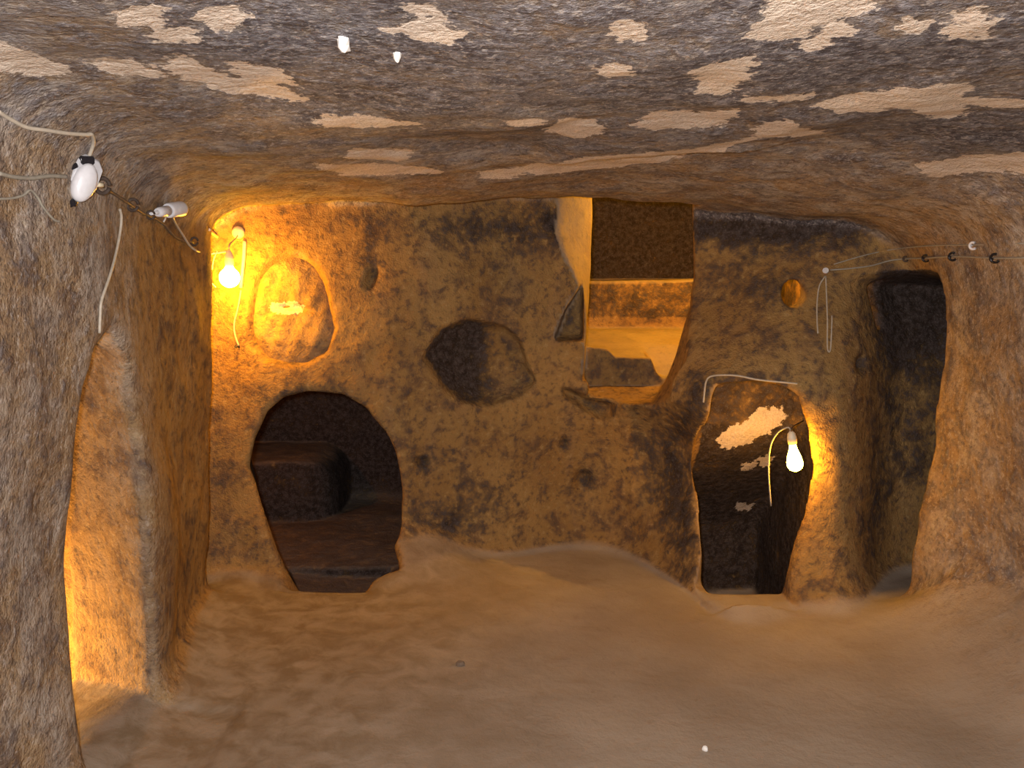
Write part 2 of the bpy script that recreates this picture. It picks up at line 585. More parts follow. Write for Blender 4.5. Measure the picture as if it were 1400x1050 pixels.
# blackest patches of the ceiling
for px_, py_, rx_, ry_, am_ in [(1110, 95, .16, .16, .55), (1330, 190, .25, .2, .4), (590, 70, .15, .10, .45), (480, 130, .25, .15, .35), (1250, 75, .2, .12, .4), (760, 200, .3, .12, .3), (300, 60, .2, .15, .3), (920, 120, .2, .2, .25)]:
    cpt = hit(px_, py_)[0]
    soot_shade = soot_shade + am_ * np.exp(-((vx - cpt.x) / rx_) ** 2 - ((vy - cpt.y) / ry_) ** 2) * is_ceil
rw = (vx > 1.45) & (vy < 3.72) & (vz < 1.6)
soot_shade[rw] = np.maximum(soot_shade[rw], 0.32)
# greyer rock, also lightened for weak flash: ceiling and near side walls
grey_lift = np.clip(ceil_amt * 1.2, 0, 1)
grey_lift = np.maximum(grey_lift, 0.8 * sstep(-0.95, -1.1, vx) * sstep(3.0, 2.4, vy))
grey_lift = np.maximum(grey_lift, 0.75 * sstep(1.5, 1.7, vx) * sstep(3.8, 3.5, vy))

ceiling_flakes = [
    [(1027, 50), (1048, 35), (1062, -5), (1195, 4), (1150, 22), (1105, 28), (1100, 45), (1075, 52)],
    [(955, 100), (975, 90), (1022, 80), (1015, 100), (1000, 118), (985, 128), (965, 125)],
    [(1125, 143), (1165, 130), (1230, 125), (1300, 115), (1325, 120), (1305, 130), (1312, 157), (1285, 160), (1255, 148), (1225, 144), (1195, 152), (1160, 152)],
    [(870, 170), (900, 153), (960, 155), (1002, 150), (982, 170), (900, 176)],
    [(750, 178), (775, 163), (820, 172), (815, 182), (780, 187)],
    [(538, 40), (575, 25), (625, 45), (610, 56), (570, 50)], [(565, 8), (590, 8), (592, 20), (570, 18)],
    [(235, 90), (250, 77), (300, 105), (380, 118), (412, 136), (330, 127), (260, 107)],
    [(135, 84), (180, 85), (222, 102), (165, 101)],
    [(1298, 38), (1342, 34), (1342, 50), (1305, 50)], [(1318, 15), (1335, 14), (1336, 26), (1320, 25)],
    [(1035, 176), (1080, 166), (1125, 183), (1040, 187)],
    [(700, 232), (780, 222), (820, 214), (930, 206), (1025, 190), (920, 214), (840, 228), (760, 236)],
    [(165, 18), (205, 12), (206, 32), (170, 31)], [(285, 18), (322, 12), (317, 41), (290, 36)], [(215, 45), (260, 42), (262, 56), (225, 55)],
    [(1255, 226), (1400, 210), (1400, 234), (1280, 241)], [(1330, 135), (1400, 140), (1400, 146), (1345, 144)],
    [(440, 163), (500, 160), (565, 170), (450, 173)], [(485, 204), (560, 207), (545, 220), (478, 216)], [(320, 85), (370, 95), (400, 115), (340, 108)], [(440, 225), (560, 228), (600, 236), (470, 238)],
    [(1130, 35), (1155, 34), (1150, 46), (1134, 48)], [(1105, 55), (1122, 53), (1120, 64), (1108, 64)], [(1240, 30), (1258, 30), (1256, 42), (1244, 42)], [(1025, 132), (1105, 130), (1090, 136), (1030, 137)],
    [(820, 95), (850, 90), (862, 103), (835, 104)], [(845, 35), (870, 34), (868, 52), (850, 50)], [(700, 165), (740, 163), (735, 170), (705, 170)],
    [(660, 235), (720, 230), (700, 242), (665, 242)], [(0, 60), (60, 85), (90, 100), (40, 98), (0, 90)],
]
for poly in ceiling_flakes:
    P = np.array([np.array(hit(max(0, min(1400, a)), max(-8, b))[0])[:2] for a, b in poly])
    lo, hi = P.min(0) - 0.12, P.max(0) + 0.12
    m = np.nonzero(is_ceil & (vx > lo[0]) & (vx < hi[0]) & (vy > lo[1]) & (vy < hi[1]))[0]
    if len(m):
        s = poly_sdf(P, vx[m], vy[m])
        flake[m] = np.maximum(flake[m], np.clip(-s / 0.06, -1, 1))
for poly, Y in [([(985, 600), (1000, 585), (1025, 575), (1040, 562), (1065, 560), (1073, 570), (1060, 580), (1050, 590), (1020, 608), (995, 612)], 4.22),
                ([(1030, 644), (1045, 644), (1043, 652), (1034, 651)], 4.24), ([(1050, 730), (1074, 734), (1070, 742), (1054, 740)], 4.24), ([(1052, 636), (1064, 636), (1064, 646), (1056, 646)], 4.24)]:
    P = np.array([at_y(a, b, Y)[[0, 2]] for a, b in poly])
    m = np.nonzero(in_door)[0]
    s = poly_sdf(P, vx[m], vz[m])
    flake[m] = np.maximum(flake[m], np.clip(-s / 0.05, -1, 1))
dust_lit = sstep(0.62, 0.93, vn[:, 2]) * sstep(0.6, 0.15, vz)
dust_lit = np.maximum(dust_lit, 0.7 * sstep(0.5, 0.9, vn[:, 2]) * (vy > 4.62))
# browner trodden earth towards the left of the floor
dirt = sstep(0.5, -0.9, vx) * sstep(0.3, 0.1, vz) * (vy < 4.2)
dust_lit[in_low] *= 0.35
dust_lit[jamb] = 0.6  # lit door jamb painted paler so it looks brighter
dust_lit[cheek] = 0.6  # lamp-lit window cheek brightened by a paler colour
soot_shade = soot_shade * (1 - 0.85 * dust_lit)
# plain plaster-like stretch of the side jamb
soot_shade[(vx < -1.16) & (vy > 2.55) & (vy < 3.0) & (vz < 1.3)] *= 0.4


# ------------------------------------------------------------------ materials
def nodes_of(m):
    m.use_nodes = True
    nt = m.node_tree
    return nt, nt.nodes, nt.links, nt.nodes['Principled BSDF']


def simple(name, col, rough=0.5, metal=0.0, var=0.15, scale=60.0):
    m = bpy.data.materials.new(name)
    nt, N, L, B = nodes_of(m)
    t = N.new('ShaderNodeTexNoise'); t.inputs['Scale'].default_value = scale
    tc = N.new('ShaderNodeTexCoord'); L.new(tc.outputs['Object'], t.inputs['Vector'])
    r = N.new('ShaderNodeValToRGB')
    r.color_ramp.elements[0].position = 0.3; r.color_ramp.elements[1].position = 0.7
    r.color_ramp.elements[0].color = (*[c * (1 - var) for c in col], 1)
    r.color_ramp.elements[1].color = (*[min(1, c * (1 + var)) for c in col], 1)
    L.new(t.outputs['Fac'], r.inputs['Fac']); L.new(r.outputs['Color'], B.inputs['Base Color'])
    B.inputs['Roughness'].default_value = rough
    B.inputs['Metallic'].default_value = metal
    return m


def rock_material(name):
    m = bpy.data.materials.new(name)
    nt, N, L, B = nodes_of(m)
    tc = N.new('ShaderNodeTexCoord')

    def noise(scale, detail=4, rough=0.55, dist=0.0, vec=None):
        n = N.new('ShaderNodeTexNoise')
        n.inputs['Scale'].default_value = scale; n.inputs['Detail'].default_value = detail
        n.inputs['Roughness'].default_value = rough; n.inputs['Distortion'].default_value = dist
        L.new(vec or tc.outputs['Object'], n.inputs['Vector'])
        return n.outputs['Fac']

    def math_(op, a, b=None, c=None, clamp=False):
        n = N.new('ShaderNodeMath'); n.operation = op; n.use_clamp = clamp
        for i, v in enumerate((a, b, c)):
            if v is None:
                continue
            if isinstance(v, (int, float)):
                n.inputs[i].default_value = v
            else:
                L.new(v, n.inputs[i])
        return n.outputs[0]

    def smooth(x, a, b):
        n = N.new('ShaderNodeMapRange'); n.interpolation_type = 'SMOOTHSTEP'
        L.new(x, n.inputs['Value'])
        n.inputs['From Min'].default_value = a; n.inputs['From Max'].default_value = b
        return n.outputs['Result']

    def mix(f, a, b):
        n = N.new('ShaderNodeMix'); n.data_type = 'RGBA'
        L.new(f, n.inputs['Factor'])
        for s, v in ((6, a), (7, b)):
            if isinstance(v, tuple):
                n.inputs[s].default_value = (*v, 1)
            else:
                L.new(v, n.inputs[s])
        return n.outputs[2]

    def attr(nm):
        n = N.new('ShaderNodeAttribute'); n.attribute_name = nm
        return n.outputs['Fac']

    nb, nm_, ns, nf = noise(2.2, 5), noise(9, 6, 0.6, 0.4), noise(30, 5, 0.65), noise(120, 4, 0.6)
    a_soot_shade, a_fl, a_du, a_grey_lift = attr('soot_shade'), attr('flake'), attr('dust_lit'), attr('grey_lift')
    a_gr = math_('MULTIPLY', a_grey_lift, math_('MULTIPLY_ADD', smooth(noise(5.5, 4, 0.6, 0.6), 0.40, 0.62), 0.65, 0.35))
    mp = N.new('ShaderNodeMapping'); mp.inputs['Scale'].default_value = (1, 1, 0.22)
    L.new(tc.outputs['Object'], mp.inputs['Vector'])
    nv = noise(11, 4, 0.6, 0.3, mp.outputs['Vector'])
    col = mix(smooth(nb, 0.3, 0.7), mix(a_gr, (0.245, 0.138, 0.048), (0.30, 0.263, 0.232)), mix(a_gr, (0.33, 0.202, 0.075), (0.40, 0.362, 0.33)))
    col = mix(math_('MULTIPLY', smooth(nv, 0.5, 0.72), 0.5), col, (0.27, 0.165, 0.08))
    col = mix(math_('MULTIPLY', smooth(nm_, 0.45, 0.70), 0.8), col, (0.145, 0.085, 0.05))
    col = mix(math_('MULTIPLY', smooth(ns, 0.50, 0.70), 0.65), col, (0.085, 0.052, 0.036))
    col = mix(math_('MULTIPLY', smooth(ns, 0.44, 0.30), 0.5), col, mix(a_grey_lift, (0.40, 0.28, 0.125), (0.46, 0.39, 0.31)))
    # soot film and painted shade
    sv = math_('ADD', a_soot_shade, math_('MULTIPLY', math_('SUBTRACT', nm_, 0.5), 1.3))
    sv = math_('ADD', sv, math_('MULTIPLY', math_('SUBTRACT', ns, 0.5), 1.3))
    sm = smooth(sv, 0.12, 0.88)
    scol = mix(smooth(ns, 0.35, 0.7), mix(a_grey_lift, (0.018, 0.013, 0.013), (0.054, 0.047, 0.055)), mix(a_grey_lift, (0.075, 0.060, 0.058), (0.225, 0.211, 0.222)))
    scol = mix(math_('MULTIPLY', smooth(nf, 0.54, 0.72), math_('MULTIPLY_ADD', a_grey_lift, 0.5, 0.12)), scol, (0.42, 0.39, 0.385))
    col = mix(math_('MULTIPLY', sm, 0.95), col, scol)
    ng = noise(58, 3, 0.6, 0.5)
    col = mix(math_('MULTIPLY', smooth(ng, 0.56, 0.66), math_('MULTIPLY', a_grey_lift, 0.55)), col, (0.47, 0.42, 0.38))
    col = mix(math_('MULTIPLY', smooth(ng, 0.44, 0.34), math_('MULTIPLY', a_grey_lift, 0.6)), col, (0.055, 0.042, 0.045))
    # flaked spots
    fv = math_('ADD', a_fl, math_('MULTIPLY', math_('SUBTRACT', ns, 0.5), 2.0))
    fv = math_('ADD', fv, math_('MULTIPLY', math_('SUBTRACT', nm_, 0.5), 0.7))
    fm = smooth(fv, -0.36, -0.2)
    fcol = mix(smooth(nf, 0.35, 0.65), (0.56, 0.45, 0.36), (0.68, 0.58, 0.48))
    col = mix(fm, col, fcol)
    # trodden dust, and the pale paint of lit jamb and cheek
    dcol = mix(smooth(nb, 0.3, 0.7), (0.25, 0.203, 0.157), (0.32, 0.272, 0.22))
    dcol = mix(math_('MULTIPLY', smooth(nm_, 0.55, 0.75), 0.35), dcol, (0.24, 0.17, 0.11))
    dcol = mix(math_('MULTIPLY', smooth(ns, 0.60, 0.75), 0.35), dcol, (0.20, 0.14, 0.09))
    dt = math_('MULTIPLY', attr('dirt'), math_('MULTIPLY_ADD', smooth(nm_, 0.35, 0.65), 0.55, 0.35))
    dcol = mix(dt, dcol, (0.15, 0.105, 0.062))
    col = mix(a_du, col, dcol)
    L.new(col, B.inputs['Base Color'])
    B.inputs['Roughness'].default_value = 0.95
    B.inputs['Specular IOR Level'].default_value = 0.15
    h = math_('ADD', math_('MULTIPLY', nm_, 1.0), math_('MULTIPLY', ns, 0.5))
    h = math_('ADD', h, math_('MULTIPLY', nf, 0.13))
    h = math_('ADD', h, math_('MULTIPLY', fm, -0.12))
    keep = math_('SUBTRACT', 1.0, math_('MULTIPLY', a_du, 0.7))
    bp = N.new('ShaderNodeBump')
    bp.inputs['Distance'].default_value = 0.038
    L.new(math_('MULTIPLY', keep, 0.8), bp.inputs['Strength'])
    L.new(h, bp.inputs['Height'])
    L.new(bp.outputs['Normal'], B.inputs['Normal'])
    return m


M = {}
M['rock'] = rock_material('tuff_rock')

# ------------------------------------------------------------------ split the surface into floor, ceiling and walls
fc = verts[quads].mean(1)
fnn = fn / np.maximum(np.linalg.norm(fn, axis=1), 1e-12)[:, None]
x, y, z = fc.T
yq = yb_fn(x, z)
terms = np.stack([zf_fn(x, y) - z, z - zc_fn(x, y), xl_fn(y, z) - x, x - xr_fn(y, z), y - yq, -1.0 - y], 1)
cls = terms.argmax(1)
out = terms.max(1)
cls[(cls == 2) & (y > 3.62)] = 4
cls[(cls == 3) & (y > 3.66)] = 4
cls[(cls == 0) & ((x < -1.3) & (y < 3.2))] = 2
cls[(x > 0.78) & (x < 1.6) & (y > 3.85) & (z < 1.1) & (out > .1)] = 6
cls[(x < 0.1) & (y > 4.5) & (z < 1.8) & (out > .2)] = 7
cls[(x > -0.3) & (y > 4.68) & (z > 0.85) & (out > .15)] = 8
names = ['floor', 'ceiling', 'wall_left', 'wall_right', 'wall_back', 'wall_rear', 'wall_stair_passage', 'wall_lower_chamber', 'wall_upper_chamber']
for ci, nm in enumerate(names):
    sel = np.nonzero(cls == ci)[0]
    if not len(sel):
        continue
    q = quads[sel]
    used, inv = np.unique(q, return_inverse=True)
    inv = inv.reshape(q.shape)
    me = bpy.data.meshes.new(nm)
    me.vertices.add(len(used)); me.loops.add(inv.size); me.polygons.add(len(q))
    me.vertices.foreach_set('co', verts[used].astype(f32).ravel())
    me.loops.foreach_set('vertex_index', inv.astype(np.int32).ravel())
    me.polygons.foreach_set('loop_start', np.arange(0, inv.size, 4, dtype=np.int32))
    me.polygons.foreach_set('loop_total', np.full(len(q), 4, np.int32))
    me.update(calc_edges=True)
    me.polygons.foreach_set('use_smooth', np.ones(len(q), bool))
    for an, av in (('soot_shade', soot_shade), ('flake', flake), ('dust_lit', dust_lit), ('grey_lift', grey_lift), ('dirt', dirt)):
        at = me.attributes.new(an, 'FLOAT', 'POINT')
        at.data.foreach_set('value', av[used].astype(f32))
    me.normals_split_custom_set_from_vertices(vn[used].astype(f32))
    me.materials.append(M['rock'])
    o = bpy.data.objects.new(nm, me)
    C.objects.link(o)
    o['kind'] = 'structure'

# ------------------------------------------------------------------ things: helpers
M['white'] = simple('white_plastic', (0.62, 0.62, 0.65), 0.35, 0, 0.06)
M['pale'] = simple('pale_cable', (0.44, 0.385, 0.31), 0.5, 0, 0.12)
M['grey'] = simple('grey_cable', (0.27, 0.245, 0.20), 0.5, 0, 0.15)
M['brown'] = simple('brown_cable', (0.12, 0.085, 0.06), 0.6, 0, 0.2)
M['black'] = simple('black_plastic', (0.012, 0.012, 0.016), 0.25, 0, 0.2)
M['chip'] = simple('white_plaster', (0.78, 0.76, 0.72), 0.9, 0, 0.1)
M['socket'] = simple('ivory_ceramic', (0.70, 0.62, 0.45), 0.4, 0, 0.08)
M['iron'] = simple('rusty_iron', (0.07, 0.05, 0.04), 0.7, 0.3, 0.3)
M['amber'] = simple('amber_plastic', (0.65, 0.36, 0.12), 0.4, 0, 0.1)


def glow(name, strength, col):
    m = bpy.data.materials.new(name)
    nt, N, L, B = nodes_of(m)
    lw = N.new('ShaderNodeTexNoise'); lw.inputs['Scale'].default_value = 3.0
    B.inputs['Base Color'].default_value = (1, 0.8, 0.5, 1)
    B.inputs['Emission Color'].default_value = (*col, 1)
    B.inputs['Emission Strength'].default_value = strength
    nt.nodes.remove(lw)
    return m


M['bulb_corner'] = glow('lit_bulb_corner', BULB_CORNER, ORANGE)
M['bulb_door'] = glow('lit_bulb_door', BULB_DOOR, ORANGE)


class MB:
    def __init__(self):
        self.v, self.f = [], []

    def add(self, v, f):
        n = len(self.v)
        self.v += [tuple(p) for p in v]
        self.f += [tuple(i + n for i in q) for q in f]
        return self

    def tube(self, pts, r, sides=8, closed=False):
        pts = [Vector(p) for p in pts]
        n = len(pts)
        rr = r if isinstance(r, (list, tuple)) else [r] * n
        V, F = [], []
        prev = None
        for i, p in enumerate(pts):
            if closed:
                t = pts[(i + 1) % n] - pts[i - 1]
            else:
                t = pts[min(i + 1, n - 1)] - pts[max(i - 1, 0)]
            t.normalize()
            if prev is None:
                a = Vector((0, 0, 1)) if abs(t.z) < 0.9 else Vector((1, 0, 0))
                u = t.cross(a).normalized()
            else:
                u = (prev - t * prev.dot(t)).normalized()
            prev = u
            wv = t.cross(u)
            for k in range(sides):
                a = 2 * math.pi * k / sides
                V.append(p + (u * math.cos(a) + wv * math.sin(a)) * rr[i])
        for i in range(n if closed else n - 1):
            j = (i + 1) % n
            for k in range(sides):
                k2 = (k + 1) % sides
                F.append((i * sides + k, i * sides + k2, j * sides + k2, j * sides + k))
        if not closed:
            F.append(tuple(range(sides - 1, -1, -1)))
            F.append(tuple((n - 1) * sides + k for k in range(sides)))
        return self.add(V, F)

    def lathe(self, prof, mat, sides=20):
        """prof: (radius, height) pairs, turned about local z, then placed by mat"""
        V, F = [], []
        for r, h in prof:
            for k in range(sides):
                a = 2 * math.pi * k / sides
                V.append(mat @ Vector((r * math.cos(a), r * math.sin(a), h)))
        for i in range(len(prof) - 1):
            for k in range(sides):
                k2 = (k + 1) % sides
                F.append((i * sides + k, i * sides + k2, (i + 1) * sides + k2, (i + 1) * sides + k))
        F.append(tuple(range(sides - 1, -1, -1)))
        F.append(tuple((len(prof) - 1) * sides + k for k in range(sides)))
        return self.add(V, F)

    def bbox(self, sx, sy, sz, mat, bev=0.2):
        """box with chamfered edges (an octagon in plan, tapered at both faces)"""
        V, F = [], []
        b = bev * min(sx, sy)
        ring = [(sx - b, sy), (sx, sy - b), (sx, -sy + b), (sx - b, -sy), (-sx + b, -sy), (-sx, -sy + b), (-sx, sy - b), (-sx + b, sy)]
        lv = [(-sz, 0.86), (-sz * 0.7, 1), (sz * 0.7, 1), (sz, 0.86)]
        for h, k in lv:
            V += [mat @ Vector((x * k, y * k, h)) for x, y in ring]
        for i in range(3):
            for k in range(8):
                k2 = (k + 1) % 8
                F.append((i * 8 + k, (i + 1) * 8 + k, (i + 1) * 8 + k2, i * 8 + k2))
        F.append(tuple(range(8))); F.append(tuple(24 + k for k in range(7, -1, -1)))
        return self.add(V, F)

    def build(self, name, mat, parent=None, smooth=True):
        me = bpy.data.meshes.new(name)
        base = parent.location.copy() if parent and parent.type == 'EMPTY' else Vector((0, 0, 0))
        if parent and parent.type != 'EMPTY' and parent.parent:
            base = parent.parent.location.copy()
        if parent is None:
            base = sum((Vector(p) for p in self.v), Vector((0, 0, 0))) / len(self.v)
        me.from_pydata([tuple(Vector(p) - base) for p in self.v], [], self.f)
        me.validate()
        me.update()
        if smooth:
            me.polygons.foreach_set('use_smooth', [len(p.vertices) == 4 for p in me.polygons])
        me.materials.append(mat)
        o = bpy.data.objects.new(name, me)
        C.objects.link(o)
        if parent:
            o.parent = parent
        else:
            o.location = base
        return o


def thing(name, loc, label, cat, group=None):
    o = bpy.data.objects.new(name, None)
    C.objects.link(o)
    o.location = loc
    o.empty_display_size = 0.05
    return tag(o, label, cat, group)


def tag(o, label, cat, group=None):
    o['label'] = label
    o['category'] = cat
    if group:
        o['group'] = group
    return o


def spline(pts, n=6):
    P = [Vector(p) for p in pts]
    P = [P[0] * 2 - P[1]] + P + [P[-1] * 2 - P[-2]]
    out = []
    for i in range(1, len(P) - 2):
        for k in range(n):
            t = k / n
            a, b, c, d = P[i - 1], P[i], P[i + 1], P[i + 2]
            out.append(0.5 * ((2 * b) + (c - a) * t + (2 * a - 5 * b + 4 * c - d) * t * t + (3 * b - a - 3 * c + d) * t ** 3))
    out.append(P[-2])
    return out


def run(px_pts, r, n=6, gap=0.0):
    """a cable lying on the rock along these spots"""
    return spline([hit(a, b, r + gap)[0] for a, b in px_pts], n)


def frame(loc, zaxis, up=Vector((0, 0, 1))):
    zaxis = zaxis.normalized()
    if abs(zaxis.dot(up)) > 0.98:
        up = Vector((1, 0, 0))
    xa = up.cross(zaxis).normalized()
    ya = zaxis.cross(xa)
    m = Matrix((xa, ya, zaxis)).transposed().to_4x4()
    m.translation = loc
    return m


def toward(px, py, back):
    """point on the line of sight, this far in front of the rock"""
    p, n = hit(px, py)
    d = (p - Vector((0, 0, HC)))
    return p - d.normalized() * back


def depth_at(px, py, Y):
    return Vector(at_y(px, py, Y))


# ------------------------------------------------------------------ lit bulbs
def pear(r, L):
    prof = [(0.001, -L)]
    for i in range(1, 9):
        a = math.pi * 0.62 * i / 8
        prof.append((r * math.sin(a), -L + r - r * math.cos(a)))
    r0, h0 = prof[-1]
    for i in range(1, 5):
        t = i / 4
        prof.append((r0 + (0.4 * r - r0) * (t * t * (3 - 2 * t)), h0 + (0 - h0) * t))
    return prof


bp = toward(313, 381, 0.22)
top = bp + Vector((0.004, 0, 0.055))
lamp = thing('hanging_bulb', tuple(bp), 'glowing round bulb hanging in the corner left of the oval stone plug', 'lamp')
up = Vector((0.02, 0, 1))
g = MB().lathe(pear(0.046, 0.096), frame(top, up), 20).build('bulb_glass', M['bulb_corner'], lamp)
g['label'] = 'glowing yellow-white glass bulb'
MB().lathe([(0.0165, 0), (0.019, 0.005), (0.021, 0.02), (0.019, 0.05), (0.014, 0.062), (0.006, 0.075)], frame(top, up), 16).build('socket', M['socket'], lamp)
ro, rn = hit(326, 318)
MB().lathe([(0.03, -0.004), (0.03, 0.012), (0.022, 0.026), (0.008, 0.03)], frame(ro, rn), 16).build('ceiling_rose', M['socket'], lamp)
a0 = top + Vector((0.001, 0, 0.07))
MB().tube(spline([a0, a0 + Vector((0.005, 0, 0.03)), ro + rn * 0.035 + Vector((0, 0, -.02)), ro + rn * 0.026]), 0.0035).build('cord', M['pale'], lamp)

# conduit strip and cord beside the corner bulb
tag(MB().tube(run([(335, 330), (334, 350), (332, 372), (330, 394)], 0.009, 4), 0.009).build('cable_conduit', M['socket']),
    'short pale straight conduit running down beside the corner bulb', 'conduit')
tag(MB().tube(run([(330, 397), (326, 420), (321, 442), (322, 458), (327, 473)], 0.0045, 5), 0.0045).build('electric_wire', M['pale']),
    'thin wire hanging from the conduit below the corner bulb', 'wire')
np_, nn = hit(327, 475)
tag(MB().lathe([(0.003, -0.01), (0.003, 0.03), (0.008, 0.03), (0.008, 0.034)], frame(np_, nn), 8).build('nail', M['iron']),
    'small dark nail in the wall under the corner bulb', 'nail')
tag(MB().tube(spline([depth_at(a, b, bp.y - 0.02) for a, b in [(297, 343), (292, 355), (289, 372), (289, 386), (295, 393)]], 5), 0.003).build('electric_wire', M['pale']),
    'fine curved wire just left of the corner bulb', 'wire')

# doorway bulb
db = toward(1086, 624, 0.06)
db = depth_at(1086, 624, 3.72)
topd = db + Vector((-0.010, 0.0, 0.055))
lamp2 = thing('doorway_bulb', tuple(db), 'glowing elongated bulb on the right edge of the low doorway', 'lamp')
upd = Vector((-0.16, 0, 1))
g2 = MB().lathe(pear(0.036, 0.125), frame(topd, upd), 20).build('bulb_glass', M['bulb_door'], lamp2)
g2['label'] = 'glowing yellow-white glass bulb'
MB().lathe([(0.016, 0), (0.02, 0.004), (0.021, 0.03), (0.017, 0.05), (0.007, 0.062)], frame(topd, upd), 16).build('socket', M['socket'], lamp2)
e = topd + upd.normalized() * 0.058
w2, wn2 = hit(1100, 575, 0.01)
MB().tube(spline([e, e + Vector((-0.015, 0, 0.02)), e + Vector((-0.05, 0.03, -0.01)), e + Vector((-0.075, 0.05, -0.08)), e + Vector((-0.075, 0.06, -0.2)), e + Vector((-0.055, 0.07, -0.36))], 6), 0.0035).build('cord', M['pale'], lamp2)
MB().tube(spline([e, e + Vector((0.01, 0.01, 0.02)), w2], 5), 0.0035).build('bracket', M['iron'], lamp2)

# ------------------------------------------------------------------ junction box and cables on the left wall
jp, jn = hit(112, 250)
jb = thing('junction_box', tuple(jp), 'white oval junction box with black clamps on the left wall', 'junction box')
tilt = 0.32


def jbox(px, py, off):
    return hit(px, py, off)[0]


jm = frame(jp + jn * 0.03, jn) @ Matrix.Rotation(-tilt, 4, 'Z')
sc_px = jp.length / FPX          # metres per picture pixel at the box, roughly
dist = (jp - Vector((0, 0, HC))).length
mpp = dist / FPX
v3 = Vector((0, 0, 1))
side_dir = Vector((1, 0.0, 0))
# work in a frame that faces the room: x to the right, y up along the wall
view = (Vector((0, 0, HC)) - jp).normalized()
face = (jn * 0.5 + view * 0.6).normalized()


def jf(px, py, off):
    """frame on the junction box at a picture spot, facing the room"""
    d = Vector(ray(px, py)).normalized()
    o = Vector((0, 0, HC))
    t = ((jp + face * off) - o).dot(face) / d.dot(face)
    return frame(o + d * t, face)


mt = jf(116, 250, 0.045) @ Matrix.Rotation(-tilt, 4, 'Z')
sc_m = Matrix.Diagonal((1, 1.75, 1, 1))
MB().lathe([(13.5 * mpp, -0.02), (13.5 * mpp, 0.0), (12.3 * mpp, 0.008), (9 * mpp, 0.014), (0.002, 0.017)], mt @ sc_m, 24).build('lid', M['white'], jb)
mt = jf(113, 238, 0.015) @ Matrix.Rotation(-tilt, 4, 'Z')
MB().bbox(17 * mpp, 22 * mpp, 0.025, mt, 0.5).build('body', simple('grey_plastic', (0.42, 0.42, 0.44), 0.45, 0, 0.06), jb)
mt = jf(97, 258, 0.02) @ Matrix.Rotation(-0.12, 4, 'Z')
MB().bbox(8 * mpp, 20 * mpp, 0.012, mt, 0.3).build('clamp', M['black'], jb)
mt = jf(92, 279, 0.03) @ Matrix.Rotation(0.5, 4, 'Z')
MB().bbox(9 * mpp, 4 * mpp, 0.012, mt, 0.4).build('clamp', M['black'], jb)
mt = jf(117, 219, 0.03) @ Matrix.Rotation(0.1, 4, 'Z')
MB().bbox(9 * mpp, 5 * mpp, 0.012, mt, 0.4).build('clamp', M['black'], jb)
mt = jf(99, 227, 0.03) @ Matrix.Rotation(0.5, 4, 'Z')
MB().bbox(5 * mpp, 3 * mpp, 0.01, mt, 0.4).build('clamp', M['black'], jb)
ca, cb = jf(126, 252, 0.02).translation, jf(140, 253, 0.02).translation
MB().tube([ca, cb], 3 * mpp, 12).build('cable_gland', M['socket'], jb)
ring_c = jf(91, 241, 0.03)
MB().tube([ring_c @ Vector((8 * mpp * math.cos(a), 8 * mpp * math.sin(a), 0)) for a in [2 * math.pi * k / 16 for k in range(16)]], 1.6 * mpp, 8, True).build('cable_gland', M['grey'], jb)

tag(MB().tube(run([(-6, 150), (10, 160), (34, 172), (62, 176), (90, 180), (116, 182), (124, 182), (126, 193), (122, 206), (118, 216)], 0.005, 6), 0.005).build('electric_cable', M['pale']),
    'pale cable looping along the top of the left wall above the junction box', 'cable')
tag(MB().tube(run([(-6, 236), (15, 241), (40, 243), (66, 240), (88, 241)], 0.005, 6), 0.005).build('electric_cable', M['grey']),
    'grey cable entering the junction box from the left picture edge', 'cable')
tag(MB().tube(run([(-6, 272), (14, 271), (30, 267), (40, 260), (50, 270), (58, 284), (72, 300), (80, 303)], 0.003, 6), 0.003).build('electric_wire', M['grey']),
    'thin grey wire sagging on the wall below the junction box', 'wire')
tag(MB().tube(run([(143, 258), (158, 267), (176, 279), (192, 290), (208, 297), (222, 306), (232, 318), (244, 327), (262, 331)], 0.005, 6), 0.005).build('electric_cable', M['brown']),
    'dark brown cable running from the junction box toward the corner bulb', 'cable')
tag(MB().tube(run([(162, 286), (164, 296), (163, 312), (158, 340), (149, 374), (137, 410), (135, 430), (134, 455)], 0.0042, 6), 0.0042).build('electric_wire', M['pale']),
    'pale loose wire hanging down the left wall to the side opening', 'wire')


def clip(px, py, r_px, name, label, cat, mat, gap=0.5, group=None, rot=0.0, thick=0.28):
    p, n = hit(px, py)
    d = (p - Vector((0, 0, HC))).length / FPX
    v = (Vector((0, 0, HC)) - p).normalized()
    fr = frame(p + n * 0.008 + v * 0.012, (n + v * 1.2).normalized())
    R = r_px * d
    a0, a1 = rot + gap, rot + 2 * math.pi - gap
    pts = [fr @ Vector((R * math.cos(a0 + (a1 - a0) * k / 14), R * math.sin(a0 + (a1 - a0) * k / 14), 0)) for k in range(15)]
    b = MB().tube(pts, R * thick, 8)
    b.tube([fr @ Vector((-R * math.cos(rot), -R * math.sin(rot), 0)), fr @ Vector((-R * math.cos(rot), -R * math.sin(rot), -0.04))], R * thick * 0.8, 6)
    return tag(b.build(name, mat), label, cat, group)


LG = 'dark cable rings on the left wall'
clip(136, 253, 9, 'cable_ring', 'dark ring holding the brown cable right beside the junction box', 'ring', M['iron'], 0.15, LG)
clip(178, 279, 7, 'cable_ring', 'dark ring on the brown cable between junction box and white connector', 'ring', M['iron'], 0.2, LG)
clip(203, 293, 5, 'cable_ring', 'small dark ring just left of the white connector tip', 'ring', M['iron'], 0.3, LG)
clip(263, 330, 5, 'cable_ring', 'dark ring at the end of the brown cable nearest the corner bulb', 'ring', M['iron'], 0.2, LG)

